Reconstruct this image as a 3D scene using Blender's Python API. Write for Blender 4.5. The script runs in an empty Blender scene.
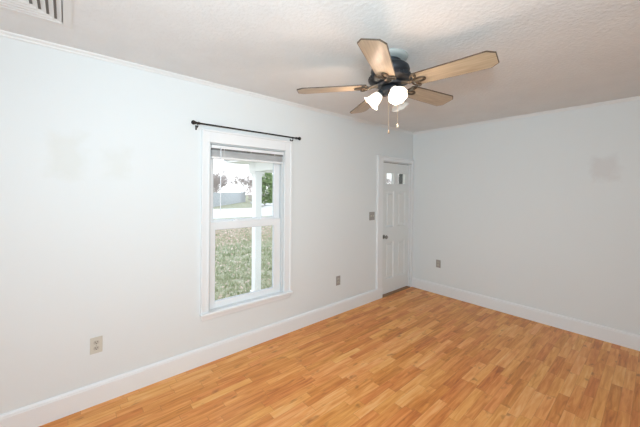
import bpy, bmesh, math, random
from mathutils import Vector, Matrix

PI = math.pi
R = math.radians
scene = bpy.context.scene
C = scene.collection

# ------------------------------------------------------------------ camera
cam_d = bpy.data.cameras.new('camera')
cam = bpy.data.objects.new('camera', cam_d)
C.objects.link(cam)
F = Vector((0.65404, 0.75645, -0.00346))
Rt = Vector((0.75645, -0.65400, 0.00863))
U = Vector((-0.00427, 0.00827, 0.99996))
M = Matrix(((Rt.x, U.x, -F.x, 0), (Rt.y, U.y, -F.y, 0), (Rt.z, U.z, -F.z, 0), (0, 0, 0, 1)))
cam.matrix_world = Matrix.Translation((-4.2757, -2.6374, 1.5419)) @ M
cam_d.sensor_width = 36.0
cam_d.lens = 293.73 / 640 * 36
cam_d.shift_y = -21.5 / 640
cam_d.clip_start = 0.02
cam_d.clip_end = 400
scene.camera = cam

# ------------------------------------------------------------------ world, lights, exposure
W = bpy.data.worlds.new('overcast_sky'); scene.world = W
W.use_nodes = True
wn = W.node_tree.nodes; wl = W.node_tree.links
bg = wn['Background']
tc = wn.new('ShaderNodeTexCoord'); sx = wn.new('ShaderNodeSeparateXYZ')
rmp = wn.new('ShaderNodeValToRGB')
rmp.color_ramp.elements[0].position = 0.0; rmp.color_ramp.elements[0].color = (0.90, 0.93, 0.97, 1)
rmp.color_ramp.elements[1].position = 1.0; rmp.color_ramp.elements[1].color = (0.62, 0.72, 0.86, 1)
wl.new(tc.outputs['Generated'], sx.inputs[0]); wl.new(sx.outputs['Z'], rmp.inputs[0])
wl.new(rmp.outputs[0], bg.inputs[0])
bg.inputs[1].default_value = 2.15


def area(name, loc, direction, w, h, power, col):
    l = bpy.data.lights.new(name, 'AREA'); l.shape = 'RECTANGLE'
    l.size = w; l.size_y = h; l.energy = power; l.color = col
    o = bpy.data.objects.new(name, l); C.objects.link(o)
    o.location = loc
    o.rotation_euler = Vector(direction).to_track_quat('-Z', 'Y').to_euler()
    return o


# daylight lamps added at two unseen window openings behind the camera
area('added_daylight_back', (-5.52, -2.1, 1.45), (1, 0.15, 0.05), 1.2, 1.3, 8, (0.62, 0.82, 1.0))
area('added_daylight_side', (-4.7, -4.12, 1.45), (0.0, 1, 0.0), 1.1, 1.5, 24, (0.87, 0.95, 1.0))
# the photographer's flash, beside and above the camera
fl = bpy.data.lights.new('camera_flash', 'SPOT'); fl.energy = 128; fl.shadow_soft_size = 0.09
fl.spot_size = R(142); fl.spot_blend = 1.0; fl.color = (0.66, 0.865, 0.97)
flo = bpy.data.objects.new('camera_flash', fl); C.objects.link(flo)
flo.location = (-4.30, -2.70, 1.86)
flo.rotation_euler = Vector((0.70, 0.71, 0.17)).to_track_quat('-Z', 'Y').to_euler()

scene.view_settings.view_transform = 'Standard'
scene.view_settings.look = 'None'
scene.view_settings.gamma = 1
scene.view_settings.use_curve_mapping = False
scene.view_settings.exposure = 0.16


# ------------------------------------------------------------------ materials
def mat(name, col, rough=0.5, metal=0.0, spec=0.5):
    m = bpy.data.materials.new(name); m.use_nodes = True
    b = m.node_tree.nodes['Principled BSDF']
    b.inputs['Base Color'].default_value = (*col, 1)
    b.inputs['Roughness'].default_value = rough
    b.inputs['Metallic'].default_value = metal
    b.inputs['Specular IOR Level'].default_value = spec
    return m


def nodes(m):
    return m.node_tree.nodes, m.node_tree.links, m.node_tree.nodes['Principled BSDF']


def math_n(N, L, op, a, b=None):
    n = N.new('ShaderNodeMath'); n.operation = op
    for i, v in enumerate((a, b)):
        if v is None: continue
        if isinstance(v, (int, float)): n.inputs[i].default_value = v
        else: L.new(v, n.inputs[i])
    return n.outputs[0]


def noisy(m, c1, c2, scale, detail=4, stretch=(1, 1, 1), bump=0.0, bscale=None, lo=0.35, hi=0.65, dist=0.01):
    N, L, b = nodes(m)
    t = N.new('ShaderNodeTexCoord'); mp = N.new('ShaderNodeMapping'); mp.inputs['Scale'].default_value = stretch
    L.new(t.outputs['Object'], mp.inputs[0])
    n = N.new('ShaderNodeTexNoise'); n.inputs['Scale'].default_value = scale; n.inputs['Detail'].default_value = detail
    L.new(mp.outputs[0], n.inputs['Vector'])
    r = N.new('ShaderNodeValToRGB')
    r.color_ramp.elements[0].position = lo; r.color_ramp.elements[0].color = (*c1, 1)
    r.color_ramp.elements[1].position = hi; r.color_ramp.elements[1].color = (*c2, 1)
    L.new(n.outputs['Fac'], r.inputs[0]); L.new(r.outputs[0], b.inputs['Base Color'])
    if bump:
        n2 = N.new('ShaderNodeTexNoise'); n2.inputs['Scale'].default_value = bscale or scale
        n2.inputs['Detail'].default_value = 5
        L.new(mp.outputs[0], n2.inputs['Vector'])
        bp = N.new('ShaderNodeBump'); bp.inputs['Strength'].default_value = bump; bp.inputs['Distance'].default_value = dist
        L.new(n2.outputs['Fac'], bp.inputs['Height']); L.new(bp.outputs[0], b.inputs['Normal'])
    return m


def wall_material(name, base, patch_col, patches, axis):
    """painted plaster with the faint retouched rectangles the wall shows"""
    m = mat(name, base, 0.55, spec=0.3)
    N, L, b = nodes(m)
    t = N.new('ShaderNodeTexCoord')
    nz = N.new('ShaderNodeTexNoise'); nz.inputs['Scale'].default_value = 9; nz.inputs['Detail'].default_value = 3
    L.new(t.outputs['Object'], nz.inputs['Vector'])
    s = N.new('ShaderNodeSeparateXYZ'); L.new(t.outputs['Object'], s.inputs[0])
    fac = None
    for (u0, u1, z0, z1, strength) in patches:
        wob = math_n(N, L, 'MULTIPLY', math_n(N, L, 'SUBTRACT', nz.outputs['Fac'], 0.5), 0.16)
        u = math_n(N, L, 'ADD', s.outputs[axis], wob)
        z = math_n(N, L, 'ADD', s.outputs['Z'], wob)
        du = math_n(N, L, 'SUBTRACT', (u1 - u0) / 2, math_n(N, L, 'ABSOLUTE', math_n(N, L, 'SUBTRACT', u, (u0 + u1) / 2)))
        dz = math_n(N, L, 'SUBTRACT', (z1 - z0) / 2, math_n(N, L, 'ABSOLUTE', math_n(N, L, 'SUBTRACT', z, (z0 + z1) / 2)))
        d = math_n(N, L, 'MINIMUM', du, dz)
        mr = N.new('ShaderNodeMapRange'); mr.inputs['From Min'].default_value = -0.01; mr.inputs['From Max'].default_value = 0.06
        mr.inputs['To Max'].default_value = strength
        L.new(d, mr.inputs['Value'])
        fac = mr.outputs[0] if fac is None else math_n(N, L, 'MAXIMUM', fac, mr.outputs[0])
    mx = N.new('ShaderNodeMix'); mx.data_type = 'RGBA'
    mx.inputs['A'].default_value = (*base, 1); mx.inputs['B'].default_value = (*patch_col, 1)
    if fac is not None: L.new(fac, mx.inputs['Factor'])
    else: mx.inputs['Factor'].default_value = 0
    L.new(mx.outputs['Result'], b.inputs['Base Color'])
    n2 = N.new('ShaderNodeTexNoise'); n2.inputs['Scale'].default_value = 60; n2.inputs['Detail'].default_value = 3
    L.new(t.outputs['Object'], n2.inputs['Vector'])
    bp = N.new('ShaderNodeBump'); bp.inputs['Strength'].default_value = 0.06; bp.inputs['Distance'].default_value = 0.004
    L.new(n2.outputs['Fac'], bp.inputs['Height']); L.new(bp.outputs[0], b.inputs['Normal'])
    return m


WALLC = (0.785, 0.815, 0.815)
m_wall_l = wall_material('painted_wall_window_side', WALLC, (0.735, 0.75, 0.715),
                         [(-4.385, -4.165, 1.60, 1.93, 0.6), (-4.085, -3.895, 1.60, 1.86, 0.45)], 'X')
m_wall_r = wall_material('painted_wall_right', WALLC, (0.70, 0.70, 0.695),
                         [(-2.375, -2.145, 1.66, 1.95, 0.75)], 'Y')
m_wall = wall_material('painted_wall_plain', WALLC, WALLC, [], 'X')
m_ceil = mat('textured_ceiling', (0.80, 0.785, 0.765), 0.8, spec=0.2)
noisy(m_ceil, (0.80, 0.82, 0.825), (0.825, 0.845, 0.85), 5, 6, bump=0.5, bscale=42, dist=0.010)
m_trim = mat('white_gloss_trim', (0.85, 0.865, 0.87), 0.35)
m_crown = mat('white_crown', (0.82, 0.835, 0.83), 0.5)
m_door = mat('door_paint', (0.79, 0.81, 0.80), 0.38)
m_vinyl = mat('white_vinyl', (0.85, 0.865, 0.87), 0.35)
m_track = mat('grey_sash_gasket', (0.62, 0.65, 0.68), 0.5)
m_gap = mat('dark_seam', (0.16, 0.15, 0.14), 0.8)
m_blind = mat('blind_slat_white', (0.90, 0.91, 0.92), 0.4)
m_wand = mat('clear_white_plastic', (0.85, 0.87, 0.9), 0.25)
m_black = mat('black_metal', (0.018, 0.017, 0.017), 0.4, 0.6)
m_bronze = mat('dark_bronze', (0.045, 0.052, 0.062), 0.38, 0.75)
m_iron = mat('antique_bronze_filigree', (0.12, 0.09, 0.062), 0.4, 0.7)
m_brass = mat('brass_chain', (0.55, 0.42, 0.26), 0.35, 0.9)
m_fob = mat('pale_wood_fob', (0.80, 0.70, 0.50), 0.4)
m_fobd = mat('dark_brass_fob', (0.30, 0.22, 0.15), 0.4, 0.5)
m_canopy = mat('pale_canopy', (0.42, 0.46, 0.45), 0.35, 0.0)
m_almond = mat('almond_plastic', (0.64, 0.62, 0.54), 0.4)
m_almond2 = mat('almond_plastic_insert', (0.52, 0.49, 0.42), 0.4)
m_grey_plate = mat('taupe_plastic', (0.36, 0.335, 0.31), 0.4)
m_slot = mat('dark_slot', (0.05, 0.045, 0.04), 0.6)
m_nickel = mat('aged_nickel', (0.30, 0.29, 0.27), 0.3, 1.0)
m_vent = mat('vent_enamel', (0.78, 0.785, 0.775), 0.45)
m_duct = mat('duct_inside', (0.22, 0.22, 0.215), 0.9)
m_edge = mat('blade_dark_edge', (0.09, 0.06, 0.04), 0.5)
m_bulb_off = mat('unlit_bulb', (0.85, 0.84, 0.80), 0.3)

m_blade = mat('blade_light_oak', (0.50, 0.38, 0.25), 0.33)
noisy(m_blade, (0.37, 0.28, 0.185), (0.53, 0.43, 0.30), 5, 6, stretch=(1.0, 14, 1), lo=0.3, hi=0.7)


def shade_mat(name, strength, alpha):
    m = bpy.data.materials.new(name); m.use_nodes = True
    N, L = m.node_tree.nodes, m.node_tree.links
    N.clear()
    out = N.new('ShaderNodeOutputMaterial')
    tr = N.new('ShaderNodeBsdfTranslucent'); tr.inputs[0].default_value = (0.95, 0.93, 0.88, 1)
    di = N.new('ShaderNodeBsdfDiffuse'); di.inputs[0].default_value = (0.92, 0.91, 0.88, 1)
    gl = N.new('ShaderNodeBsdfGlossy'); gl.inputs['Roughness'].default_value = 0.2
    tp = N.new('ShaderNodeBsdfTransparent')
    fl_ = N.new('ShaderNodeLayerWeight'); fl_.inputs['Blend'].default_value = 0.5
    sch = math_n(N, L, 'ADD', 0.04, math_n(N, L, 'MULTIPLY', 0.8, math_n(N, L, 'POWER', fl_.outputs['Facing'], 5.0)))
    m1 = N.new('ShaderNodeMixShader'); m1.inputs[0].default_value = 0.5
    L.new(di.outputs[0], m1.inputs[1]); L.new(tr.outputs[0], m1.inputs[2])
    m2 = N.new('ShaderNodeMixShader'); L.new(sch, m2.inputs[0])
    L.new(m1.outputs[0], m2.inputs[1]); L.new(gl.outputs[0], m2.inputs[2])
    m3 = N.new('ShaderNodeMixShader'); m3.inputs[0].default_value = alpha
    L.new(m2.outputs[0], m3.inputs[1]); L.new(tp.outputs[0], m3.inputs[2])
    last = m3
    if strength:
        em = N.new('ShaderNodeEmission'); em.inputs[0].default_value = (1.0, 0.95, 0.86, 1); em.inputs[1].default_value = strength
        ad = N.new('ShaderNodeAddShader'); L.new(m3.outputs[0], ad.inputs[0]); L.new(em.outputs[0], ad.inputs[1]); last = ad
    L.new(last.outputs[0], out.inputs[0])
    return m


m_shade_lit = shade_mat('frosted_glass_lit', 0.08, 0.08)
m_shade_off = shade_mat('frosted_glass_unlit', 0.0, 0.6)
m_bulb = bpy.data.materials.new('lit_bulb'); m_bulb.use_nodes = True
b_ = m_bulb.node_tree.nodes['Principled BSDF']
b_.inputs['Emission Color'].default_value = (1, 0.93, 0.82, 1); b_.inputs['Emission Strength'].default_value = 6


def glass_mat(name, tint=(0.99, 0.99, 0.985)):
    m = bpy.data.materials.new(name); m.use_nodes = True
    N, L = m.node_tree.nodes, m.node_tree.links
    N.clear()
    out = N.new('ShaderNodeOutputMaterial')
    tp = N.new('ShaderNodeBsdfTransparent'); tp.inputs[0].default_value = (*tint, 1)
    gl = N.new('ShaderNodeBsdfGlossy'); gl.inputs['Roughness'].default_value = 0.02
    fr = N.new('ShaderNodeLayerWeight'); fr.inputs['Blend'].default_value = 0.5
    sch = math_n(N, L, 'ADD', 0.03, math_n(N, L, 'MULTIPLY', 0.9, math_n(N, L, 'POWER', fr.outputs['Facing'], 5.0)))
    mx = N.new('ShaderNodeMixShader'); L.new(sch, mx.inputs[0])
    L.new(tp.outputs[0], mx.inputs[1]); L.new(gl.outputs[0], mx.inputs[2]); L.new(mx.outputs[0], out.inputs[0])
    return m


m_glass = glass_mat('window_glass')


def floor_material():
    m = mat('laminate_strips', (0.6, 0.3, 0.12), 0.30)
    N, L, b = nodes(m)
    t = N.new('ShaderNodeTexCoord'); s = N.new('ShaderNodeSeparateXYZ'); L.new(t.outputs['Object'], s.inputs[0])
    X, Y = s.outputs['X'], s.outputs['Y']
    WID, LEN = 0.063, 0.40
    ry = math_n(N, L, 'DIVIDE', Y, WID)
    row = math_n(N, L, 'FLOOR', ry)
    w1 = N.new('ShaderNodeTexWhiteNoise'); w1.noise_dimensions = '1D'; L.new(row, w1.inputs['W'])
    # piece length differs a little from row to row
    ln = math_n(N, L, 'ADD', LEN - 0.08, math_n(N, L, 'MULTIPLY', w1.outputs['Value'], 0.16))
    cx = math_n(N, L, 'ADD', math_n(N, L, 'DIVIDE', X, ln), math_n(N, L, 'MULTIPLY', w1.outputs['Value'], 37.3))
    col = math_n(N, L, 'FLOOR', cx)
    cb = N.new('ShaderNodeCombineXYZ'); L.new(row, cb.inputs[0]); L.new(col, cb.inputs[1])
    w2 = N.new('ShaderNodeTexWhiteNoise'); w2.noise_dimensions = '2D'; L.new(cb.outputs[0], w2.inputs['Vector'])
    rnd = w2.outputs['Value']
    # grain, shifted per piece
    off = N.new('ShaderNodeVectorMath'); off.operation = 'SCALE'; L.new(w2.outputs['Color'], off.inputs[0]); off.inputs['Scale'].default_value = 40
    ad = N.new('ShaderNodeVectorMath'); ad.operation = 'ADD'
    mp = N.new('ShaderNodeMapping'); mp.inputs['Scale'].default_value = (4.0, 44, 1)
    L.new(t.outputs['Object'], mp.inputs[0]); L.new(mp.outputs[0], ad.inputs[0]); L.new(off.outputs[0], ad.inputs[1])
    g = N.new('ShaderNodeTexNoise'); g.inputs['Scale'].default_value = 1.0; g.inputs['Detail'].default_value = 5; g.inputs['Distortion'].default_value = 0.6
    L.new(ad.outputs[0], g.inputs['Vector'])
    mp2 = N.new('ShaderNodeMapping'); mp2.inputs['Scale'].default_value = (7, 14, 1)
    L.new(t.outputs['Object'], mp2.inputs[0])
    ad2 = N.new('ShaderNodeVectorMath'); ad2.operation = 'ADD'; L.new(mp2.outputs[0], ad2.inputs[0]); L.new(off.outputs[0], ad2.inputs[1])
    k = N.new('ShaderNodeTexNoise'); k.inputs['Scale'].default_value = 1.0; k.inputs['Detail'].default_value = 2
    L.new(ad2.outputs[0], k.inputs['Vector'])
    tone = math_n(N, L, 'ADD', math_n(N, L, 'MULTIPLY', rnd, 0.40),
                  math_n(N, L, 'MULTIPLY', g.outputs['Fac'], 1.05))
    tone = math_n(N, L, 'SUBTRACT', tone, 0.21)
    r = N.new('ShaderNodeValToRGB'); cr = r.color_ramp
    cr.elements[0].position = 0.08; cr.elements[0].color = (0.46, 0.130, 0.026, 1)
    cr.elements[1].position = 0.95; cr.elements[1].color = (0.93, 0.535, 0.225, 1)
    e = cr.elements.new(0.38); e.color = (0.69, 0.250, 0.055, 1)
    e = cr.elements.new(0.65); e.color = (0.84, 0.375, 0.110, 1)
    L.new(tone, r.inputs[0])
    # dark heart-wood flecks
    kr = N.new('ShaderNodeMapRange'); kr.inputs['From Min'].default_value = 0.64; kr.inputs['From Max'].default_value = 0.76
    kr.inputs['To Max'].default_value = 0.65
    L.new(k.outputs['Fac'], kr.inputs['Value'])
    mx = N.new('ShaderNodeMix'); mx.data_type = 'RGBA'; L.new(kr.outputs[0], mx.inputs['Factor'])
    L.new(r.outputs[0], mx.inputs['A']); mx.inputs['B'].default_value = (0.33, 0.105, 0.025, 1)
    # some pieces lean pink, some yellow
    hs_ = N.new('ShaderNodeHueSaturation'); L.new(mx.outputs['Result'], hs_.inputs['Color'])
    sc_ = N.new('ShaderNodeSeparateColor'); L.new(w2.outputs['Color'], sc_.inputs[0])
    hm = N.new('ShaderNodeMapRange'); hm.inputs['To Min'].default_value = 0.4945; hm.inputs['To Max'].default_value = 0.505
    L.new(sc_.outputs[1], hm.inputs['Value']); L.new(hm.outputs[0], hs_.inputs['Hue'])
    # seams
    fy = math_n(N, L, 'FRACT', ry); fx = math_n(N, L, 'FRACT', cx)
    sy = math_n(N, L, 'GREATER_THAN', math_n(N, L, 'ABSOLUTE', math_n(N, L, 'SUBTRACT', fy, 0.5)), 0.488)
    sx_ = math_n(N, L, 'GREATER_THAN', math_n(N, L, 'ABSOLUTE', math_n(N, L, 'SUBTRACT', fx, 0.5)), 0.4965)
    seam = math_n(N, L, 'MULTIPLY', math_n(N, L, 'MAXIMUM', sy, sx_), 0.45)
    m3 = N.new('ShaderNodeMix'); m3.data_type = 'RGBA'; L.new(seam, m3.inputs['Factor'])
    L.new(hs_.outputs['Color'], m3.inputs['A']); m3.inputs['B'].default_value = (0.32, 0.13, 0.04, 1)
    L.new(m3.outputs['Result'], b.inputs['Base Color'])
    b.inputs['Specular IOR Level'].default_value = 0.32
    rr = N.new('ShaderNodeMapRange'); rr.inputs['To Min'].default_value = 0.26; rr.inputs['To Max'].default_value = 0.40
    L.new(g.outputs['Fac'], rr.inputs['Value']); L.new(rr.outputs[0], b.inputs['Roughness'])
    return m


m_floor = floor_material()
# outdoors
m_grass = mat('lawn_with_leaves', (0.3, 0.33, 0.2), 0.95, spec=0.1)


def lawn_material(m):
    N, L, b = nodes(m)
    t = N.new('ShaderNodeTexCoord'); s = N.new('ShaderNodeSeparateXYZ'); L.new(t.outputs['Object'], s.inputs[0])
    n = N.new('ShaderNodeTexNoise'); n.inputs['Scale'].default_value = 12; n.inputs['Detail'].default_value = 8
    n.inputs['Roughness'].default_value = 0.75
    L.new(t.outputs['Object'], n.inputs['Vector'])
    r = N.new('ShaderNodeValToRGB')
    r.color_ramp.elements[0].position = 0.38; r.color_ramp.elements[0].color = (0.25, 0.29, 0.17, 1)
    r.color_ramp.elements[1].position = 0.62; r.color_ramp.elements[1].color = (0.56, 0.53, 0.42, 1)
    L.new(n.outputs['Fac'], r.inputs[0])
    # drift of fallen brown leaves across the lawn
    n2 = N.new('ShaderNodeTexNoise'); n2.inputs['Scale'].default_value = 9; n2.inputs['Detail'].default_value = 6
    L.new(t.outputs['Object'], n2.inputs['Vector'])
    d = math_n(N, L, 'ABSOLUTE', math_n(N, L, 'SUBTRACT', s.outputs['Y'], 10.0))
    band = N.new('ShaderNodeMapRange'); band.inputs['From Min'].default_value = 3.4; band.inputs['From Max'].default_value = 1.6
    band.inputs['To Min'].default_value = 0.02; band.inputs['To Max'].default_value = 0.24
    L.new(d, band.inputs['Value'])
    th = math_n(N, L, 'ADD', n2.outputs['Fac'], band.outputs[0])
    mr = N.new('ShaderNodeMapRange'); mr.inputs['From Min'].default_value = 0.60; mr.inputs['From Max'].default_value = 0.72
    L.new(th, mr.inputs['Value'])
    mx = N.new('ShaderNodeMix'); mx.data_type = 'RGBA'; L.new(mr.outputs[0], mx.inputs['Factor'])
    L.new(r.outputs[0], mx.inputs['A']); mx.inputs['B'].default_value = (0.50, 0.37, 0.29, 1)
    L.new(mx.outputs['Result'], b.inputs['Base Color'])


lawn_material(m_grass)
m_blades = noisy(mat('grass_blade', (0.3, 0.36, 0.18), 0.8), (0.34, 0.40, 0.24), (0.56, 0.58, 0.42), 3)
m_dead = noisy(mat('dry_leaf', (0.5, 0.38, 0.28), 0.8), (0.52, 0.36, 0.29), (0.85, 0.76, 0.68), 2.5, lo=0.3, hi=0.7)
m_road = noisy(mat('pale_concrete_road', (0.7, 0.7, 0.7), 0.9), (0.66, 0.655, 0.66), (0.76, 0.755, 0.75), 3)
m_bark = mat('grey_brown_bark', (0.46, 0.41, 0.39), 0.9)
m_fence = noisy(mat('weathered_fence_board', (0.4, 0.42, 0.45), 0.9), (0.44, 0.48, 0.51), (0.60, 0.62, 0.64), 4)
m_leaf = noisy(mat('evergreen_leaf', (0.12, 0.2, 0.08), 0.7), (0.14, 0.23, 0.08), (0.30, 0.40, 0.17), 2)
m_leafd = noisy(mat('dark_evergreen_needle', (0.03, 0.04, 0.03), 0.7), (0.02, 0.025, 0.02), (0.06, 0.07, 0.05), 2)
m_shrub = mat('leafless_twigs', (0.50, 0.43, 0.40), 0.9)
m_porch = mat('porch_white', (0.88, 0.89, 0.90), 0.5)
m_siding = mat('pale_siding', (0.75, 0.78, 0.82), 0.7)
m_shingle = mat('grey_shingle', (0.42, 0.43, 0.45), 0.9)
m_dglass = mat('dark_house_glass', (0.15, 0.18, 0.2), 0.2)


# ------------------------------------------------------------------ mesh helpers
class MB:
    def __init__(s): s.bm = bmesh.new()

    def box(s, x0, x1, y0, y1, z0, z1, bev=0.0, M=None):
        v = [s.bm.verts.new((x, y, z)) for x in (x0, x1) for y in (y0, y1) for z in (z0, z1)]
        f = [s.bm.faces.new([v[i] for i in q]) for q in
             ((0, 1, 3, 2), (4, 6, 7, 5), (0, 4, 5, 1), (2, 3, 7, 6), (0, 2, 6, 4), (1, 5, 7, 3))]
        if bev:
            es = list({e for q in f for e in q.edges})
            r = bmesh.ops.bevel(s.bm, geom=es, offset=bev, segments=2, affect='EDGES', profile=0.5)
            vs = set(r['verts']) | {w for q in r['faces'] for w in q.verts}
            v = [w for w in vs if w.is_valid] + [w for w in v if w.is_valid]
            v = list(set(v))
        if M is not None:
            bmesh.ops.transform(s.bm, matrix=M, verts=v)
        return s

    def prism(s, prof, a, b, axis='X', M=None):
        """profile of 2D points, extruded from a to b along the axis"""
        def P(u, w, t):
            return {'X': (t, u, w), 'Y': (u, t, w), 'Z': (u, w, t)}[axis]
        A = [s.bm.verts.new(P(u, w, a)) for u, w in prof]
        B = [s.bm.verts.new(P(u, w, b)) for u, w in prof]
        n = len(prof)
        for i in range(n): s.bm.faces.new((A[i], A[(i + 1) % n], B[(i + 1) % n], B[i]))
        s.bm.faces.new(A[::-1]); s.bm.faces.new(B)
        if M is not None: bmesh.ops.transform(s.bm, matrix=M, verts=A + B)
        return s

    def lathe(s, prof, seg=32, M=None, closed=False):
        """profile (r, z)"""
        rings = []; allv = []
        for r, z in prof:
            if r < 1e-6:
                v = s.bm.verts.new((0, 0, z)); rings.append([v]); allv.append(v)
            else:
                k = [s.bm.verts.new((r * math.cos(2 * PI * i / seg), r * math.sin(2 * PI * i / seg), z)) for i in range(seg)]
                rings.append(k); allv += k
        pr = list(zip(rings[:-1], rings[1:]))
        if closed: pr.append((rings[-1], rings[0]))
        for a, b in pr:
            for i in range(seg):
                j = (i + 1) % seg
                if len(a) == 1 and len(b) == 1: continue
                if len(a) == 1: s.bm.faces.new((a[0], b[i], b[j]))
                elif len(b) == 1: s.bm.faces.new((a[i], a[j], b[0]))
                else: s.bm.faces.new((a[i], a[j], b[j], b[i]))
        if M is not None: bmesh.ops.transform(s.bm, matrix=M, verts=allv)
        return s

    def tube(s, pts, r, seg=8, closed=False, taper=None, M=None):
        pts = [Vector(p) for p in pts]; n = len(pts); rings = []; allv = []
        for i, p in enumerate(pts):
            if closed: d = pts[(i + 1) % n] - pts[i - 1]
            else: d = pts[min(i + 1, n - 1)] - pts[max(i - 1, 0)]
            d.normalize()
            a = d.orthogonal() if abs(d.z) > 0.95 else d.cross(Vector((0, 0, 1)))
            a.normalize(); b = d.cross(a)
            rr = r if taper is None else r + (taper - r) * i / (n - 1)
            k = [s.bm.verts.new(p + a * rr * math.cos(2 * PI * q / seg) + b * rr * math.sin(2 * PI * q / seg)) for q in range(seg)]
            rings.append(k); allv += k
        for i in range(n if closed else n - 1):
            A, B = rings[i], rings[(i + 1) % n]
            for q in range(seg):
                s.bm.faces.new((A[q], A[(q + 1) % seg], B[(q + 1) % seg], B[q]))
        if not closed:
            s.bm.faces.new(rings[0][::-1]); s.bm.faces.new(rings[-1])
        if M is not None: bmesh.ops.transform(s.bm, matrix=M, verts=allv)
        return s

    def ball(s, c, r, M=None, sub=2, sc=(1, 1, 1)):
        q = bmesh.ops.create_icosphere(s.bm, subdivisions=sub, radius=r)
        bmesh.ops.scale(s.bm, vec=sc, verts=q['verts'])
        bmesh.ops.translate(s.bm, vec=c, verts=q['verts'])
        if M is not None: bmesh.ops.transform(s.bm, matrix=M, verts=q['verts'])
        return s

    def build(s, name, m, parent=None, smooth=False):
        bmesh.ops.recalc_face_normals(s.bm, faces=s.bm.faces)
        me = bpy.data.meshes.new(name); s.bm.to_mesh(me); s.bm.free()
        me.materials.append(m)
        if smooth:
            me.polygons.foreach_set('use_smooth', [True] * len(me.polygons))
            me.set_sharp_from_angle(angle=R(38))
        o = bpy.data.objects.new(name, me); C.objects.link(o)
        if parent: o.parent = parent
        return o


def empty(name, loc=(0, 0, 0), rz=0):
    o = bpy.data.objects.new(name, None); C.objects.link(o)
    o.location = loc; o.rotation_euler = (0, 0, rz); o.empty_display_size = 0.1
    return o


def tag(o, label=None, cat=None, group=None, kind=None):
    if label: o['label'] = label
    if cat: o['category'] = cat
    if group: o['group'] = group
    if kind: o['kind'] = kind
    return o


def struct(o, label, cat):
    return tag(o, label, cat, kind='structure')


def copy_tree(o, parent=None):
    c = o.copy(); C.objects.link(c)
    if parent: c.parent = parent
    for ch in list(o.children): copy_tree(ch, c)
    return c


# ------------------------------------------------------------------ room shell
H = 2.5
X0, Y0 = -5.6, -4.2      # back wall and side wall, behind the camera
T = 0.16
WX0, WX1, WZ0, WZ1 = -3.31, -2.51, 0.455, 1.966      # window opening
DX0, DX1, DZ1 = -0.80, -0.065, 1.985                 # door opening

b = MB().box(X0, 0, Y0, 0, -0.12, 0)
struct(b.build('floor', m_floor), 'glossy orange brown laminate floor of short strips', 'floor')
b = MB().box(X0, 0, Y0, 0, H, H + 0.12)
struct(b.build('ceiling', m_ceil), 'off white lightly textured ceiling above the fan', 'ceiling')
b = MB()
b.box(X0 - T, WX0, 0, T, -0.12, H + .12)
b.box(WX0, WX1, 0, T, -0.12, WZ0)
b.box(WX0, WX1, 0, T, WZ1, H + .12)
b.box(WX1, DX0, 0, T, -0.12, H + .12)
b.box(DX0, DX1, 0, T, DZ1, H + .12)
b.box(DX0, DX1, 0, T, -0.12, 0)
b.box(DX1, T, 0, T, -0.12, H + .12)
struct(b.build('wall_left', m_wall_l), 'white painted wall with the window and the door', 'wall')
b = MB().box(0, T, Y0 - T, 0, -0.12, H + .12)
struct(b.build('wall_right', m_wall_r), 'bare grey white wall to the right of the door', 'wall')
b = MB()   # back wall, with an unseen window opening added to let daylight in
bw = (-2.75, -1.45, 0.75, 2.15)
b.box(X0 - T, X0, Y0 - T, bw[0], -0.12, H + .12); b.box(X0 - T, X0, bw[1], 0, -0.12, H + .12)
b.box(X0 - T, X0, bw[0], bw[1], -0.12, bw[2]); b.box(X0 - T, X0, bw[0], bw[1], bw[3], H + .12)
struct(b.build('wall_back', m_wall), 'white wall behind the camera with an added window opening', 'wall')
b = MB()
sw = (-5.30, -4.10, 0.68, 2.22)  # unseen window opening added, sized and placed for the light
b.box(X0, sw[0], Y0 - T, Y0, -0.12, H + .12); b.box(sw[1], 0, Y0 - T, Y0, -0.12, H + .12)
b.box(sw[0], sw[1], Y0 - T, Y0, -0.12, sw[2]); b.box(sw[0], sw[1], Y0 - T, Y0, sw[3], H + .12)
struct(b.build('wall_front', m_wall), 'white wall behind the camera facing the window wall', 'wall')

# baseboards: tall board with a small moulded cap and a quarter round at the foot
base_prof = [(0, 0), (0.019, 0), (0.019, 0.128), (0.0165, 0.132), (0.0165, 0.139), (0.012, 0.147), (0.006, 0.151), (0, 0.151)]
struct(MB().prism([(-u, z) for u, z in base_prof], X0, DX0 + 0.005, 'X').build('baseboard_left', m_trim),
       'tall white baseboard under the window', 'baseboard')
struct(MB().prism([(-u, z) for u, z in base_prof], Y0, 0, 'Y').build('baseboard_right', m_trim),
       'tall white baseboard along the bare right wall', 'baseboard')
struct(MB().prism([(X0 + u, z) for u, z in base_prof], Y0, -0.02, 'Y').build('baseboard_back', m_trim),
       'white baseboard behind the camera', 'baseboard')
struct(MB().prism([(Y0 + u, z) for u, z in base_prof], X0 + 0.02, -0.02, 'X').build('baseboard_front', m_trim),
       'white baseboard of the wall behind the camera', 'baseboard')
cr_prof = [(0, H), (0.026, H), (0.024, H - 0.008), (0.010, H - 0.018), (0.008, H - 0.026), (0.004, H - 0.030), (0, H - 0.030)]
struct(MB().prism([(-u, z) for u, z in cr_prof], X0, 0, 'X').build('trim_1', m_crown),
       'thin white crown strip above the window wall', 'trim')
struct(MB().prism([(-u, z) for u, z in cr_prof], Y0, -0.01, 'Y').build('trim_2', m_crown),
       'thin white crown strip above the bare right wall', 'trim')

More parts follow.
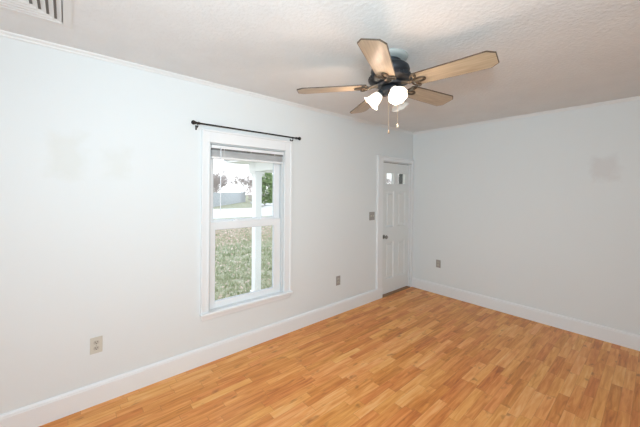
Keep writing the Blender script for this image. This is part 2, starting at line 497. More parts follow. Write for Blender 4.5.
# ------------------------------------------------------------------ window
win = struct(empty('window_1', (0, 0, 0)), 'white double hung window with raised blind looking onto the lawn', 'window')
ct = 0.020
b = MB()
CL, CR, CT_ = -3.375, -2.424, 2.075
b.box(CL, WX0 - 0.002, -ct, 0, WZ0, CT_, 0.003)
b.box(WX1 + 0.002, CR, -ct, 0, WZ0, CT_, 0.003)
b.box(WX0 - 0.003, WX1 + 0.003, -ct, 0, WZ1 + 0.004, CT_, 0.003)
# raised back band round the outside
b.box(CL - 0.004, CL + 0.014, -ct - 0.010, 0, WZ0, CT_ + 0.004, 0.003)
b.box(CR - 0.014, CR + 0.004, -ct - 0.010, 0, WZ0, CT_ + 0.004, 0.003)
b.box(CL + 0.014, CR - 0.014, -ct - 0.010, 0, CT_ - 0.014, CT_ + 0.004, 0.003)
# inner bead
b.box(WX0 - 0.014, WX0 - 0.001, -ct - 0.005, -0.001, WZ0, WZ1 + 0.010, 0.002)
b.box(WX1 + 0.001, WX1 + 0.014, -ct - 0.005, -0.001, WZ0, WZ1 + 0.010, 0.002)
b.box(WX0, WX1, -ct - 0.005, -0.001, WZ1 + 0.001, WZ1 + 0.013, 0.002)
b.build('casing', m_trim, win)
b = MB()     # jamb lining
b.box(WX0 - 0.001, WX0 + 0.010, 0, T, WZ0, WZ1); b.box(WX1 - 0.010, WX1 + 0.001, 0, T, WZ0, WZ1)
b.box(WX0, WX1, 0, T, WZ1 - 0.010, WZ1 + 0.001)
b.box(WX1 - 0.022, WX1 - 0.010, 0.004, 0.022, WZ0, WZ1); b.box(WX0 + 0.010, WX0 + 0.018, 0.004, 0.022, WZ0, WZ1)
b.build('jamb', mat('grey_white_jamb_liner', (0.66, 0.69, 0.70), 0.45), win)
b = MB()
b.box(CL - 0.012, CR + 0.012, -0.052, 0.0, 0.430, 0.455, 0.006)
b.box(WX0, WX1, 0.0, 0.10, 0.430, 0.457)
b.prism([(0.095, 0.43), (T + 0.04, 0.41), (T + 0.04, 0.425), (0.095, 0.457)], WX0, WX1, 'X')
b.build('sill', m_trim, win)
b = MB()
b.box(CL + 0.004, CR - 0.004, -0.016, 0, 0.385, 0.430, 0.003)
b.build('apron', m_trim, win)


def sash(name, z0, z1, y0, y1, gx0, gx1, gz0, gz1, xs0, xs1):
    b = MB()
    b.box(xs0, gx0, y0, y1, z0, z1, 0.003); b.box(gx1, xs1, y0, y1, z0, z1, 0.003)
    b.box(gx0 - 0.001, gx1 + 0.001, y0, y1, z0, gz0, 0.003); b.box(gx0 - 0.001, gx1 + 0.001, y0, y1, gz1, z1, 0.003)
    o = b.build(name, m_vinyl, win)
    ym = (y0 + y1) / 2
    g = MB()    # dark glazing gasket
    g.box(gx0 - .001, gx0 + 0.004, ym - .009, ym + .009, gz0, gz1); g.box(gx1 - 0.005, gx1 + .001, ym - .009, ym + .009, gz0, gz1)
    g.box(gx0, gx1, ym - .009, ym + .009, gz0 - .001, gz0 + 0.004); g.box(gx0, gx1, ym - .009, ym + .009, gz1 - 0.004, gz1 + .001)
    g.build('gasket', m_track, o)
    MB().box(gx0 - .004, gx1 + .004, ym - 0.003, ym + 0.003, gz0 - .004, gz1 + .004).build('pane', m_glass, o)
    return o


lo = sash('lower_sash', 0.458, 1.247, 0.024, 0.056, -3.240, -2.612, 0.515, 1.178, WX0 + 0.012, WX1 - 0.022)
up = sash('upper_sash', 1.205, 1.955, 0.062, 0.094, -3.246, -2.590, 1.262, 1.900, WX0 + 0.012, WX1 - 0.012)
for lx in (-3.04, -2.745):
    b = MB().box(lx - 0.026, lx + 0.026, 0.026, 0.055, 1.247, 1.255, 0.002)
    b.lathe([(0, 1.255), (0.013, 1.255), (0.013, 1.265), (0, 1.266)], 14, Matrix.Translation((lx, 0.040, 0)))
    b.box(lx - 0.004, lx + 0.030, 0.034, 0.043, 1.257, 1.264, 0.002)
    b.build('sash_lock', m_blind, win)

# ------------------------------------------------------------------ blind, raised
bl = tag(empty('window_blind', (-2.91, 0.0, WZ1 - 0.012)), 'white horizontal blind raised in a stack at the window top', 'blind')
bx = 0.383
b = MB().box(-bx, bx, -0.018, 0.020, -0.034, -0.006, 0.002)
b.build('headrail', m_vinyl, bl)
b = MB().box(-bx + .006, bx - .006, -0.012, 0.014, -0.050, -0.034); b.build('shadow_gap', m_gap, bl)
for i in range(9):
    z = -0.052 - i * 0.0062
    prof = [(-0.022, z - 0.0012), (-0.010, z + 0.0006), (0.0, z + 0.0012), (0.012, z + 0.0006), (0.022, z - 0.0012), (0.022, z - 0.0034), (0.0, z - 0.0010), (-0.022, z - 0.0034)]
    MB().prism(prof, -bx, bx, 'X').build('slat', m_blind, bl)
MB().box(-bx, bx, -0.016, 0.018, -0.128, -0.108, 0.003).build('bottom_rail', m_vinyl, bl)
for lx in (-0.27, 0.0, 0.27):
    MB().box(lx - 0.0012, lx + 0.0012, -0.0238, -0.0222, -0.112, -0.034).build('ladder_cord', m_blind, bl)
b = MB().tube([(-0.302, -0.028, -0.03), (-0.304, -0.029, -0.3), (-0.304, -0.029, -0.60)], 0.0038, 8)
b.box(-0.305, -0.299, -0.030, -0.015, -0.034, -0.026)
b.build('tilt_wand', m_wand, bl)

# ------------------------------------------------------------------ curtain rod
rod = tag(empty('curtain_rod', (-2.93, 0, 2.114)), 'thin black metal curtain rod above the window with ball ends', 'curtain rod')
MB().tube([(-0.518, -0.05, 0.0), (0.575, -0.05, 0.0)], 0.0070, 14).build('rod', m_black, rod, True)
for s in (-1, 1):
    ex = -0.518 if s < 0 else 0.575
    b = MB().ball((ex + s * 0.014, -0.05, 0), 0.019)
    for dx in (0.006, 0.024, 0.036):
        b.lathe([(0.0, -.003), (0.011, -.003), (0.0125, 0), (0.011, .003), (0.0, 0.003)], 14, Matrix.Translation((ex - s * dx, -0.05, 0)) @ Matrix.Rotation(PI / 2, 4, 'Y'))
    b.build('finial', m_black, rod, True)
    bx_ = -0.495 if s < 0 else 0.500
    b = MB().box(bx_ - 0.007, bx_ + 0.007, -0.005, 0, -0.052, -0.012, 0.002)
    b.tube([(bx_, -0.003, -0.030), (bx_, -0.030, -0.034), (bx_, -0.047, -0.026), (bx_, -0.050, -0.008)], 0.0055, 8)
    b.tube([(bx_, -0.05 + 0.010 * math.cos(a), 0.010 * math.sin(a)) for a in [R(200 + k * 20) for k in range(8)]], 0.004, 6)
    b.build('bracket', m_black, rod, True)

# ------------------------------------------------------------------ door
door = struct(empty('door_1', (0, 0, 0)), 'white panelled front door with two small lites in the far corner', 'door')
b = MB()
b.box(-0.925, DX0 - 0.004, -0.020, 0, 0.151, 2.055, 0.003)
b.box(DX0 - 0.005, DX1 + 0.005, -0.020, 0, DZ1 + 0.004, 2.055, 0.003)
b.box(DX1 + 0.004, -0.001, -0.020, 0, 0.0, 2.055, 0.003)
b.box(-0.932, -0.912, -0.032, 0, 0.151, 2.060, 0.004)       # raised back band
b.box(-0.912, -0.001, -0.032, 0, 2.044, 2.060, 0.004)
b.build('casing', m_trim, door)
b = MB()
b.box(DX0 - .003, DX0 + 0.010, 0, T, 0, DZ1); b.box(DX1 - 0.010, DX1 + .003, 0, T, 0, DZ1); b.box(DX0, DX1, 0, T, DZ1 - 0.008, DZ1 + .003)
b.box(DX0 + .01, DX0 + 0.022, 0.066, T, 0, DZ1); b.box(DX1 - 0.022, DX1 - .01, 0.066, T, 0, DZ1); b.box(DX0, DX1, 0.066, T, DZ1 - 0.03, DZ1)
b.build('jamb', m_trim, door)
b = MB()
b.box(DX1 - 0.040, DX1 - 0.0102, 0.078, T + 0.03, 0.013, DZ1 - 0.031); b.box(DX0 + 0.0102, DX0 + 0.040, 0.078, T + 0.03, 0.013, DZ1 - 0.031)  # added strips, coloured dark like a shaded outer jamb behind the lite
o = b.build('dark_jamb_strips', mat('charcoal_jamb_strip', (0.10, 0.10, 0.10), 0.6), door); o['label'] = 'charcoal strips added on the outer jamb'
MB().box(DX0, DX1, -0.02, T + .03, 0.0, 0.012, 0.004).build('threshold', mat('dark_wood_threshold', (0.30, 0.17, 0.09), 0.5), door)
MB().box(DX0 + 0.012, DX1 - 0.012, 0.030, 0.060, DZ1 - 0.0165, DZ1 - 0.0078).build('weather_seal', m_gap, door)
L0, L1 = DX0 + 0.013, DX1 - 0.013      # leaf
ZB, ZT = 0.024, DZ1 - 0.016
YF = 0.020
cols = [(L0 + 0.105, L0 + 0.105 + 0.205), (L1 - 0.100 - 0.205, L1 - 0.100)]
rows = [(0.235, 0.790), (1.005, 1.545), (1.650, 1.832)]
b = MB()
# stiles, rails and mullion around recessed panels
xs = [L0, cols[0][0], cols[0][1], cols[1][0], cols[1][1], L1]
for i in (0, 2, 4): b.box(xs[i], xs[i + 1], YF, YF + 0.042, ZB, ZT)
zs = [ZB, rows[0][0], rows[0][1], rows[1][0], rows[1][1], rows[2][0], rows[2][1], ZT]
for i in (0, 2, 4, 6):
    for c0, c1 in cols: b.box(c0 - .0005, c1 + .0005, YF, YF + 0.042, zs[i], zs[i + 1])
leaf = b.build('leaf', m_door, door)
for (z0, z1) in rows[:2]:
    for c0, c1 in cols:
        b = MB()
        # ogee sticking sloping into the recess, raised field in the middle
        w = 0.016
        for M_, prof, a, e in (
                (None, [(c0, YF + .002), (c0 + w, YF + 0.014), (c0 + w, YF + 0.03), (c0, YF + 0.03)], z0, z1),
                (None, [(c1, YF + .002), (c1 - w, YF + 0.014), (c1 - w, YF + 0.03), (c1, YF + 0.03)], z0, z1)):
            b.prism(prof, a, e, 'Z')
        b.prism([(YF + .002, z0), (YF + 0.014, z0 + w), (YF + 0.03, z0 + w), (YF + 0.03, z0)], c0, c1, 'X')
        b.prism([(YF + .002, z1), (YF + 0.014, z1 - w), (YF + 0.03, z1 - w), (YF + 0.03, z1)], c0, c1, 'X')
        b.box(c0 + w - .002, c1 - w + .002, YF + 0.014, YF + 0.028, z0 + w - .002, z1 - w + .002)
        b.box(c0 + 0.042, c1 - 0.042, YF + 0.004, YF + 0.020, z0 + 0.042, z1 - 0.042, 0.006)
        b.build('panel', m_door, door)
z0, z1 = rows[2]
for c0, c1 in cols:
    b = MB()
    b.box(c0, c0 + 0.010, YF - .002, YF + .044, z0, z1); b.box(c1 - 0.010, c1, YF - .002, YF + .044, z0, z1)
    b.box(c0, c1, YF - .002, YF + .044, z0, z0 + 0.010); b.box(c0, c1, YF - .002, YF + .044, z1 - 0.010, z1)
    lt = b.build('lite_frame', m_door, door)
    MB().box(c0 + .006, c1 - .006, YF + 0.018, YF + 0.024, z0 + .006, z1 - .006).build('pane', m_glass, lt)
kz = 0.875
Mk = Matrix.Translation((L0 + 0.055, YF, kz)) @ Matrix.Rotation(PI / 2, 4, 'X')
b = MB().lathe([(0, 0), (0.031, 0), (0.031, 0.004), (0.026, 0.008), (0.012, 0.011), (0.011, 0.030), (0.017, 0.036),
                (0.026, 0.044), (0.028, 0.053), (0.024, 0.061), (0.010, 0.065), (0, 0.0655)], 24, Mk)
b.build('door_knob', m_nickel, door, True)
for hz in (0.20, 1.00, 1.78):
    b = MB().tube([(L1 + 0.008, 0.010, hz - 0.045), (L1 + 0.008, 0.010, hz + 0.045)], 0.0065, 10)
    b.box(L1 - 0.02, L1 + 0.008, 0.0165, 0.020, hz - 0.042, hz + 0.042)
    b.build('hinge', m_trim, door)


# ------------------------------------------------------------------ outlets and switch
def outlet(loc, rz, label, m_plate, m_face):
    """duplex outlet facing -Y in its own frame"""
    t = tag(empty('wall_outlet', loc, rz), label, 'outlet', None)
    MB().box(-0.036, 0.036, -0.006, 0, -0.058, 0.058, 0.0025).build('cover_plate', m_plate, t)
    for s in (-1, 1):
        z = s * 0.0205
        prof = []
        for k in range(20):
            a = 2 * PI * k / 20
            prof.append((0.0165 * math.cos(a), z + max(-0.0125, min(0.0125, 0.0165 * math.sin(a)))))
        f = MB().prism(prof, -0.0085, -0.0055, 'Y').build('receptacle', m_face, t)
        g = MB().box(-0.0078, -0.0050, -0.0092, -0.008, z - 0.001, z + 0.008); g.box(0.0050, 0.0074, -0.0092, -0.008, z + 0.0005, z + 0.007)
        g.lathe([(0, 0), (0.003, 0), (0.003, 0.001), (0, 0.001)], 10, Matrix.Translation((0, -0.0082, z - 0.007)) @ Matrix.Rotation(PI / 2, 4, 'X'))
        g.build('slots', m_slot, f)
    MB().lathe([(0, 0), (0.003, 0), (0.0025, 0.0015), (0, 0.0018)], 10, Matrix.Translation((0, -0.006, 0)) @ Matrix.Rotation(PI / 2, 4, 'X')).build('screw', m_nickel, t)
    return t


outlet((-4.107, 0, 0.423), 0, 'almond duplex outlet low on the window wall, left of the window', m_almond, m_almond2)
outlet((-1.683, 0, 0.418), 0, 'small taupe duplex outlet between the window and the door', m_grey_plate, m_almond2)
outlet((0, -0.452, 0.455), -PI / 2, 'small taupe duplex outlet on the bare right wall near the corner', m_grey_plate, m_almond2)
t = tag(empty('light_switch', (-1.032, 0, 1.197)), 'taupe two-gang light switch plate left of the door', 'light switch')
MB().box(-0.058, 0.058, -0.006, 0, -0.058, 0.058, 0.0025).build('cover_plate', m_grey_plate, t)
for s in (-1, 1):
    b = MB().box(s * 0.023 - 0.005, s * 0.023 + 0.005, -0.0075, -0.005, -0.012, 0.012)
    b.prism([(-0.006, -0.004), (-0.020, 0.006), (-0.019, 0.011), (-0.006, 0.006)], s * 0.023 - 0.0035, s * 0.023 + 0.0035, 'X')
    b.build('toggle', m_almond, t)

# ------------------------------------------------------------------ ceiling diffuser, four-way
VX1, VY1, VS = -4.250, -0.336, 0.52
vent = tag(empty('ceiling_vent', (VX1 - VS / 2, VY1 - VS / 2, H)), 'white four-way louvred air vent in the ceiling corner above the window wall', 'vent')


def ring_prism(b, outer, inner, zo, zi, th):
    """square ring blade: sloping sheet between two half sizes"""
    q = [(outer, zo), (inner, zi), (inner, zi + th), (outer, zo + th)]
    R4 = []
    for sx_, sy_ in ((1, 1), (-1, 1), (-1, -1), (1, -1)):
        R4.append([b.bm.verts.new((sx_ * h, sy_ * h, z)) for h, z in q])
    for i in range(4):
        A, B = R4[i], R4[(i + 1) % 4]
        for k in range(4): b.bm.faces.new((A[k], A[(k + 1) % 4], B[(k + 1) % 4], B[k]))


h = VS / 2
b = MB(); ring_prism(b, h, h - 0.010, -0.004, -0.009, 0.004); ring_prism(b, h - 0.010, h - 0.042, -0.009, -0.009, 0.006)
ring_prism(b, h - 0.042, h - 0.046, -0.009, -0.001, 0.002)
b.build('outer_frame', m_vent, vent)
k = h - 0.052
while k > 0.05:
    b = MB(); ring_prism(b, k, k - 0.024, -0.010, 0.004, 0.0018); ring_prism(b, k + 0.004, k, -0.013, -0.013, 0.004); b.build('louvre', m_vent, vent)
    k -= 0.031
MB().box(-k, k, -k, k, -0.010, -0.004, 0.002).build('centre_plate', m_vent, vent)
MB().box(-h + 0.04, h - 0.04, -h + 0.04, h - 0.04, -0.0006 + .0, -0.0001).build('duct_opening', m_duct, vent)

# ------------------------------------------------------------------ ceiling fan
fan = tag(empty('ceiling_fan', (-2.536, -1.374, H)), 'five blade ceiling fan with light oak blades and a lit glass shade cluster', 'ceiling fan')
fan.rotation_euler = (-0.023, 0.008, 0)
ZP = -0.207    # blade plane below the ceiling
b = MB().lathe([(0, 0.0), (0.122, 0.0), (0.126, -0.005), (0.122, -0.014), (0.100, -0.026), (0, -0.028)], 40)
b.build('ceiling_canopy', m_canopy, fan, True)
b = MB().lathe([(0, -0.027), (0.068, -0.027), (0.078, -0.036), (0.074, -0.055), (0.055, -0.062), (0, -0.062)], 32)
b.build('neck', m_bronze, fan, True)
b = MB().lathe([(0, -0.058), (0.07, -0.058), (0.112, -0.066), (0.130, -0.082), (0.136, -0.104), (0.130, -0.126), (0.122, -0.136),
                (0.126, -0.141), (0.146, -0.146), (0.151, -0.156), (0.148, -0.172), (0.134, -0.184), (0.100, -0.192), (0, -0.192)], 48)
motor = b.build('motor_housing', m_bronze, fan, True)
rib0 = MB().box(0.1475, 0.1530, -0.0045, 0.0045, -0.171, -0.149, 0.0015).build('vent_rib', m_bronze, motor)
for k in range(1, 30):
    rb = rib0.copy(); C.objects.link(rb); rb.rotation_euler = (0, 0, 2 * PI * k / 30)
b = MB().lathe([(0, -0.190), (0.095, -0.190), (0.096, -0.206), (0.088, -0.214), (0, -0.214)], 40)
b.build('flywheel', m_bronze, fan, True)
b = MB().lathe([(0, -0.212), (0.040, -0.212), (0.058, -0.218), (0.062, -0.228), (0.060, -0.252), (0.046, -0.266), (0.020, -0.272), (0.008, -0.284), (0, -0.286)], 32)
b.build('switch_housing', m_bronze, fan, True)


def blade_tree(a):
    bl_ = empty('blade', (0, 0, ZP), a)
    bl_.parent = fan
    return bl_


r0, r1 = 0.172, 0.662
outline = [(r0, -0.058), (r0 + 0.012, -0.066), (r1 - 0.042, -0.080), (r1, -0.050), (r1, 0.050),
           (r1 - 0.042, 0.080), (r0 + 0.012, 0.066), (r0, 0.058)]


def inset(pts, d):
    cx = sum(p[0] for p in pts) / len(pts)
    return [(p[0] + (d if p[0] < cx else -d), p[1] + (d if p[1] < 0 else -d)) for p in pts]


def loop(cx, cy, ang, ln, wd, z, n=16):
    pts = []
    for i in range(n):
        t_ = 2 * PI * i / n
        u = ln * 0.5 * (1 - math.cos(t_)); v = wd * math.sin(t_) * (0.55 + 0.45 * (1 - math.cos(t_)) / 2)
        pts.append((cx + u * math.cos(ang) - v * math.sin(ang), cy + u * math.sin(ang) + v * math.cos(ang), z))
    return pts


for k in range(5):
    A = R(135.2 + 72 * k)
    PITCH = Matrix.Rotation((0.035, 0.0, 0.0, 0.0, 0.01)[k], 4, 'Y') @ Matrix.Rotation((-0.12, -0.235, -0.235, -0.225, -0.18)[k], 4, 'X')
    edge = MB().prism(outline, -0.0035, 0.0035, 'Z', PITCH).build('blade', m_edge, fan)
    edge.location = (0, 0, ZP); edge.rotation_euler = (0, 0, A)
    face = MB().prism(inset(outline, 0.0035), -0.0042, 0.0042, 'Z', PITCH).build('oak_face', m_blade, edge)
    b = MB()
    zi = -0.0095
    b.tube(loop(r0 - 0.012, 0, 0, 0.090, 0.024, zi), 0.0060, 8, True, M=PITCH)
    b.tube(loop(r0 - 0.014, 0.006, R(58), 0.072, 0.020, zi), 0.0055, 8, True, M=PITCH)
    b.tube(loop(r0 - 0.014, -0.006, R(-58), 0.072, 0.020, zi), 0.0055, 8, True, M=PITCH)
    for sx2, sy2 in ((0.066, 0), (0.018, 0.048), (0.018, -0.048)):
        b.ball((r0 + sx2, sy2, zi), 0.006, PITCH, 1)
    b.tube([(r0 - 0.005, 0, zi), (r0 - 0.025, 0, zi - 0.003), (r0 - 0.045, 0, -0.004), (0.085, 0, 0.002)], 0.0085, 10, taper=0.013)
    b.tube([(r0 - 0.005, 0.012, zi), (r0 - 0.025, 0.006, zi), (0.12, 0.012, -0.002), (0.088, 0.018, 0.002)], 0.006, 8)
    b.tube([(r0 - 0.005, -0.012, zi), (r0 - 0.025, -0.006, zi), (0.12, -0.012, -0.002), (0.088, -0.018, 0.002)], 0.006, 8)
    o = b.build('blade_iron', m_iron, fan, True)
    o.location = (0, 0, ZP); o.rotation_euler = (0, 0, A)

# light kit: three bell shades
NECK = -0.262
for A, lit in ((126, True), (237, True), (4, False)):
    A = R(A)
    base = Matrix.Rotation(A, 4, 'Z')
    tilt = R(45)
    Mx = base @ Matrix.Translation((0.058, 0, -0.248)) @ Matrix.Rotation(-tilt, 4, 'Y')      # -Z of this frame points out and down
    b = MB().tube([(0.040, 0, -0.240), (0.052, 0, -0.240), (0.060, 0, -0.250)], 0.009, 10, M=base)
    b.lathe([(0, 0.004), (0.020, 0.002), (0.028, -0.006), (0.029, -0.020), (0.026, -0.022), (0, -0.022)], 24, Mx)
    b.build('lamp_holder', m_bronze, fan, True)
    # bell: narrow neck, swelling belly, flared scalloped mouth
    prof = [(0.024, -0.012), (0.027, -0.020), (0.033, -0.034), (0.040, -0.052), (0.043, -0.070), (0.046, -0.086), (0.054, -0.100), (0.065, -0.110)]
    s = MB(); seg = 48
    rings = []
    for side in (0, 1):
        for (r_, z_) in (prof if side == 0 else prof[::-1]):
            rr_ = r_ - (0.0025 if side else 0)
            ring = []
            fl_ = max(0, (r_ - 0.045) / 0.018)
            for i in range(seg):
                th = 2 * PI * i / seg
                q = rr_ * (1 + 0.022 * fl_ * math.cos(8 * th))
                ring.append(s.bm.verts.new(Mx @ Vector((q * math.cos(th), q * math.sin(th), z_ - 0.0015 * fl_ * math.cos(8 * th)))))
            rings.append(ring)
    for i in range(len(rings)):
        A_, B_ = rings[i], rings[(i + 1) % len(rings)]
        for j in range(seg): s.bm.faces.new((A_[j], A_[(j + 1) % seg], B_[(j + 1) % seg], B_[j]))
    sh = s.build('lamp_shade', m_shade_lit if lit else m_shade_off, fan, True)
    if not lit: sh['label'] = 'unlit translucent glass shade'
    b = MB().lathe([(0, -0.018), (0.012, -0.020), (0.014, -0.036), (0.022, -0.052), (0.026, -0.066), (0.022, -0.080), (0.010, -0.090), (0, -0.092)], 20, Mx)
    b.build('bulb', m_bulb if lit else m_bulb_off, fan, True)
    if lit:
        pl = bpy.data.lights.new('bulb_light', 'POINT'); pl.energy = 5.2; pl.color = (1.0, 0.76, 0.60); pl.shadow_soft_size = 0.03
        po = bpy.data.objects.new('bulb_light', pl); C.objects.link(po); po.parent = fan
        po.location = Mx @ Vector((0, 0, -0.112))

for (cx, cy, zend, mf) in ((-0.038, -0.012, -0.555, m_fobd), (0.014, -0.050, -0.510, m_fob)):
    b = MB(); z = -0.262
    b.tube([(cx, cy, -0.245), (cx, cy, zend + 0.03)], 0.0008, 6)
    n = 0
    while z > zend + 0.03:
        if n % 2 == 0: b.ball((cx, cy, z), 0.0016, sub=1)
        z -= 0.005; n += 1
    ch = b.build('pull_chain', m_brass, fan)
    MB().lathe([(0, 0.026), (0.002, 0.024), (0.0045, 0.016), (0.0065, 0.006), (0.006, 0.0), (0, -0.002)], 14, Matrix.Translation((cx, cy, zend))).build('fob', mf, ch, True)

# ------------------------------------------------------------------ outdoors
GZ = -0.45
b = MB()
grid = []
ys = [0.2, 3, 6, 10, 14, 18, 21, 24.5, 28, 32, 36, 44, 60, 90, 130]
zs_ = [GZ, GZ, GZ, GZ, GZ, GZ, GZ, GZ, GZ, -0.60, -0.72, -0.72, -0.7, -0.7, -0.7]
for y, z in zip(ys, zs_): grid.append([b.bm.verts.new((x, y, z)) for x in (-60, -20, 0, 10, 20, 40, 90, 150)])
for i in range(len(grid) - 1):
    for j in range(7): b.bm.faces.new((grid[i][j], grid[i][j + 1], grid[i + 1][j + 1], grid[i + 1][j]))
struct(b.build('ground', m_grass), 'patchy lawn with a drift of fallen leaves outside the window', 'lawn')
# blades of grass and fallen leaves on the near lawn
rnd = random.Random(77)


def lawn_point():
    y = 0.9 + 13.5 * rnd.random() ** 0.8
    x = -3.1 + 0.30 * y + rnd.random() * (1.6 + 0.45 * y)
    return x, y


b = MB()
for _ in range(9000):
    x, y = lawn_point()
    for k in range(3):
        a = rnd.uniform(0, 2 * PI); h_ = rnd.uniform(0.04, 0.10); w_ = rnd.uniform(0.008, 0.02)
        dx, dy = math.cos(a), math.sin(a); lx, ly = rnd.uniform(-.04, .04), rnd.uniform(-.04, .04)
        v = [b.bm.verts.new((x + dx * w_, y + dy * w_, GZ)), b.bm.verts.new((x - dx * w_, y - dy * w_, GZ)), b.bm.verts.new((x + lx, y + ly, GZ + h_))]
        b.bm.faces.new(v)
o = b.build('grass', m_blades)
tag(o, 'thin green grass blades on the lawn outside the window', 'grass', kind='stuff')
b = MB()
for _ in range(3600):
    x, y = lawn_point()
    if rnd.random() < 0.62: y = rnd.gauss(11.0, 1.5); x = -3.1 + 0.30 * y + rnd.random() * (1.6 + 0.45 * y)
    c = Vector((x, y, GZ + rnd.uniform(0.02, 0.08))); q = rnd.uniform(0.02, 0.045)
    d1 = Vector((rnd.uniform(-1, 1), rnd.uniform(-1, 1), rnd.uniform(-.6, .6))).normalized(); d2 = d1.orthogonal().normalized()
    d3 = d1.cross(d2)
    vs = [b.bm.verts.new(c + d1 * q * u_ + d2 * q * w_ + d3 * q * z_) for u_, w_, z_ in ((-1, 0, 0), (-.2, -.6, .15), (1, 0, 0), (-.2, .6, .15))]
    b.bm.faces.new(vs)
o = b.build('fallen_leaves', m_dead)
tag(o, 'dry tan leaves scattered over the lawn outside the window', 'leaves', kind='stuff')
b = MB()
b.prism([(17.6, GZ - .05), (17.6, GZ + 0.015), (27.5, GZ + 0.015), (27.5, GZ - .05)], -40, 120, 'X')
b.prism([(13.6, 27.4), (19.6, 27.4), (28, 44), (20, 44)], GZ - .4, GZ + 0.02, 'Z')
struct(b.build('road', m_road), 'pale street across the lawn with a driveway branching off', 'road')

# porch outside
pc = tag(empty('porch_column', (-1.585, 2.27, GZ)), 'square white porch column standing on the lawn outside the window', 'column')
MB().box(-0.062, 0.062, -0.07, 0.07, 0.0, 2.30, 0.004).build('shaft', m_porch, pc)
MB().box(-0.085, 0.085, -0.09, 0.09, 0.0, 0.13, 0.006).build('base', m_porch, pc)
b = MB().box(-0.075, 0.075, -0.082, 0.082, 2.25, 2.30, 0.004); b.box(-0.10, 0.10, -0.105, 0.105, 2.30, 2.34, 0.005)
b.build('capital', m_porch, pc)
pr = tag(empty('porch_roof', (-1.7, T, GZ + 2.34)), 'white porch roof above the column and outside the door', 'roof')
b = MB().box(0.0, 4.2, 2.0, 2.22, 0.0, 0.16, 0.004); b.box(0.0, 0.2, 0.0, 2.02, 0.0, 0.16, 0.004)
b.build('beam', m_porch, pr)
MB().box(-0.30, 4.5, 0.0, 2.55, 0.16, 0.20).build('soffit', m_porch, pr)
MB().prism([(2.58, 0.20), (2.58, 0.33), (0.0, 0.80), (0.0, 0.20)], -0.33, 4.53, 'X').build('roof_slab', m_shingle, pr)

fn = tag(empty('board_fence', (7.5, 31.95, -0.70)), 'weathered grey board fence across the street', 'fence')
fn.rotation_euler.z = math.atan2(15.0, 12.3)
b = MB()
x = 0.0; random.seed(4)
while x < 22.4:
    b.box(x, x + 0.115, -0.01, 0.012, 0.05, 1.88 + random.uniform(-0.02, 0.02)); x += 0.145
b.build('boards', m_fence, fn)
b = MB(); b.box(0, 22.4, 0.012, 0.05, 0.4, 0.49); b.box(0, 22.4, 0.012, 0.05, 1.45, 1.54); b.build('rails', m_fence, fn)
for k in range(10): MB().box(k * 2.48, k * 2.48 + 0.10, 0.05, 0.15, 0, 1.95).build('post', m_fence, fn)


def branches(b, p, d, ln, r, depth, rnd):
    q = p + d * ln
    mid = p + d * ln * 0.5 + Vector((rnd.uniform(-1, 1), rnd.uniform(-1, 1), rnd.uniform(-1, 1))) * ln * 0.05
    b.tube([p, mid, q], r, 5, taper=r * 0.66)
    if depth == 0: return
    n = 3 if depth > 1 else 4
    for i in range(n):
        ax = Vector((rnd.uniform(-1, 1), rnd.uniform(-1, 1), rnd.uniform(-0.3, 0.6)))
        nd = (d * 1.0 + ax.normalized() * rnd.uniform(0.45, 0.85)); nd.normalize()
        st = p + d * ln * (0.55 + 0.45 * (i + 1) / n)
        branches(b, st, nd, ln * rnd.uniform(0.6, 0.8), max(r * 0.58, 0.014), depth - 1, rnd)


def bare_tree(loc, hgt, seed, label):
    rnd = random.Random(seed)
    t = tag(empty('bare_tree', loc), label, 'tree', 'bare trees beyond the street')
    b = MB(); b.tube([(0, 0, -0.3), (0.04, 0, hgt * 0.15), (0, 0.05, hgt * 0.32)], hgt * 0.022, 8, taper=hgt * 0.016); b.build('trunk', m_bark, t, True)
    b = MB()
    for k in range(7):
        a = k * 2 * PI * 0.382 + rnd.uniform(-.4, .4)
        branches(b, Vector((0, 0, hgt * (0.10 + 0.03 * k))), Vector((math.cos(a) * 0.7, math.sin(a) * 0.7, 1)).normalized(), hgt * 0.23, hgt * 0.008, 5, rnd)
    b.build('crown', m_bark, t)
    return t


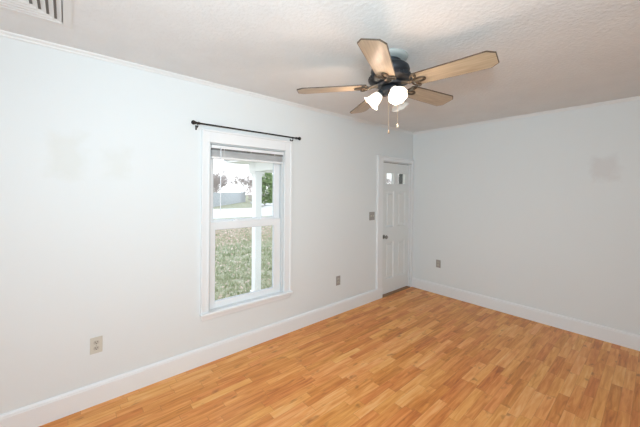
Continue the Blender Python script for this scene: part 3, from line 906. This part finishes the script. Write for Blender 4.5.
bare_tree((10.8, 39.6, -0.72), 5.8, 1, 'bare tree behind the left end of the fence')
bare_tree((16.8, 51.0, -0.72), 6.4, 2, 'bare tree behind the right half of the fence')
bare_tree((12.8, 45.8, -0.72), 5.6, 3, 'bare tree behind the middle of the fence')
bare_tree((24.2, 54.5, -0.72), 6.8, 4, 'bare tree between the fence and the porch column')
bare_tree((19.0, 58.5, -0.72), 8.0, 6, 'tallest bare tree, farthest back above the fence')
bare_tree((30.0, 57.0, -0.72), 7.2, 7, 'bare tree mostly hidden by the porch column')


def leafy(name, loc, hgt, rad, m, seed, label, cat, n=1500, size=0.22, cone=False):
    rnd = random.Random(seed)
    t = tag(empty(name, loc), label, cat)
    b = MB(); b.tube([(0, 0, -0.1), (0, 0, hgt * 0.4)], 0.10, 8, taper=0.06); b.build('trunk', m_bark, t, True)
    b = MB()
    for _ in range(n):
        u = rnd.random(); z = hgt * (0.10 + 0.90 * u)
        w = (1 - u) if cone else math.sqrt(max(0.02, 1 - (2 * u - 0.9) ** 2 / 1.25))
        rr_ = rad * w * math.sqrt(rnd.uniform(0.25, 1)); a = rnd.uniform(0, 2 * PI)
        c = Vector((rr_ * math.cos(a), rr_ * math.sin(a), z))
        d1 = Vector((rnd.uniform(-1, 1), rnd.uniform(-1, 1), rnd.uniform(-1, 1))).normalized()
        d2 = d1.orthogonal().normalized(); s_ = size * rnd.uniform(0.6, 1.2)
        vs = [b.bm.verts.new(c + d1 * s_ * x_ + d2 * s_ * 0.45 * y_) for x_, y_ in ((-1, 0), (0, -1), (1, 0), (0, 1))]
        b.bm.faces.new(vs)
    b.build('foliage', m, t)
    return t


leafy('evergreen_tree', (15.6, 31.5, -0.55), 4.7, 1.5, m_leaf, 11, 'green leafy tree right of the porch column beyond the street', 'tree', 1900, 0.26)
t = bare_tree((24.6, 18.6, GZ), 5.6, 21, 'bare tree seen through the left lite of the door')
leafy('shrub', (22.3, 46.8, -0.72), 3.4, 1.5, m_shrub, 13, 'brown leafless shrub at the right end of the fence', 'shrub', 900, 0.16)

hs = tag(empty('house', (14.5, 70.0, -0.7)), 'pale neighbouring house far behind the fence', 'house')
MB().box(0, 9, 0, 7, 0, 3.0).build('wall', m_siding, hs)
MB().prism([(-0.4, 3.0), (7.4, 3.0), (3.5, 5.2)], -0.4, 9.4, 'X').build('roof', m_shingle, hs)
for k in range(3): MB().box(1.2 + k * 2.7, 2.3 + k * 2.7, -0.04, 0.05, 1.0, 2.3).build('window', m_dglass, hs)
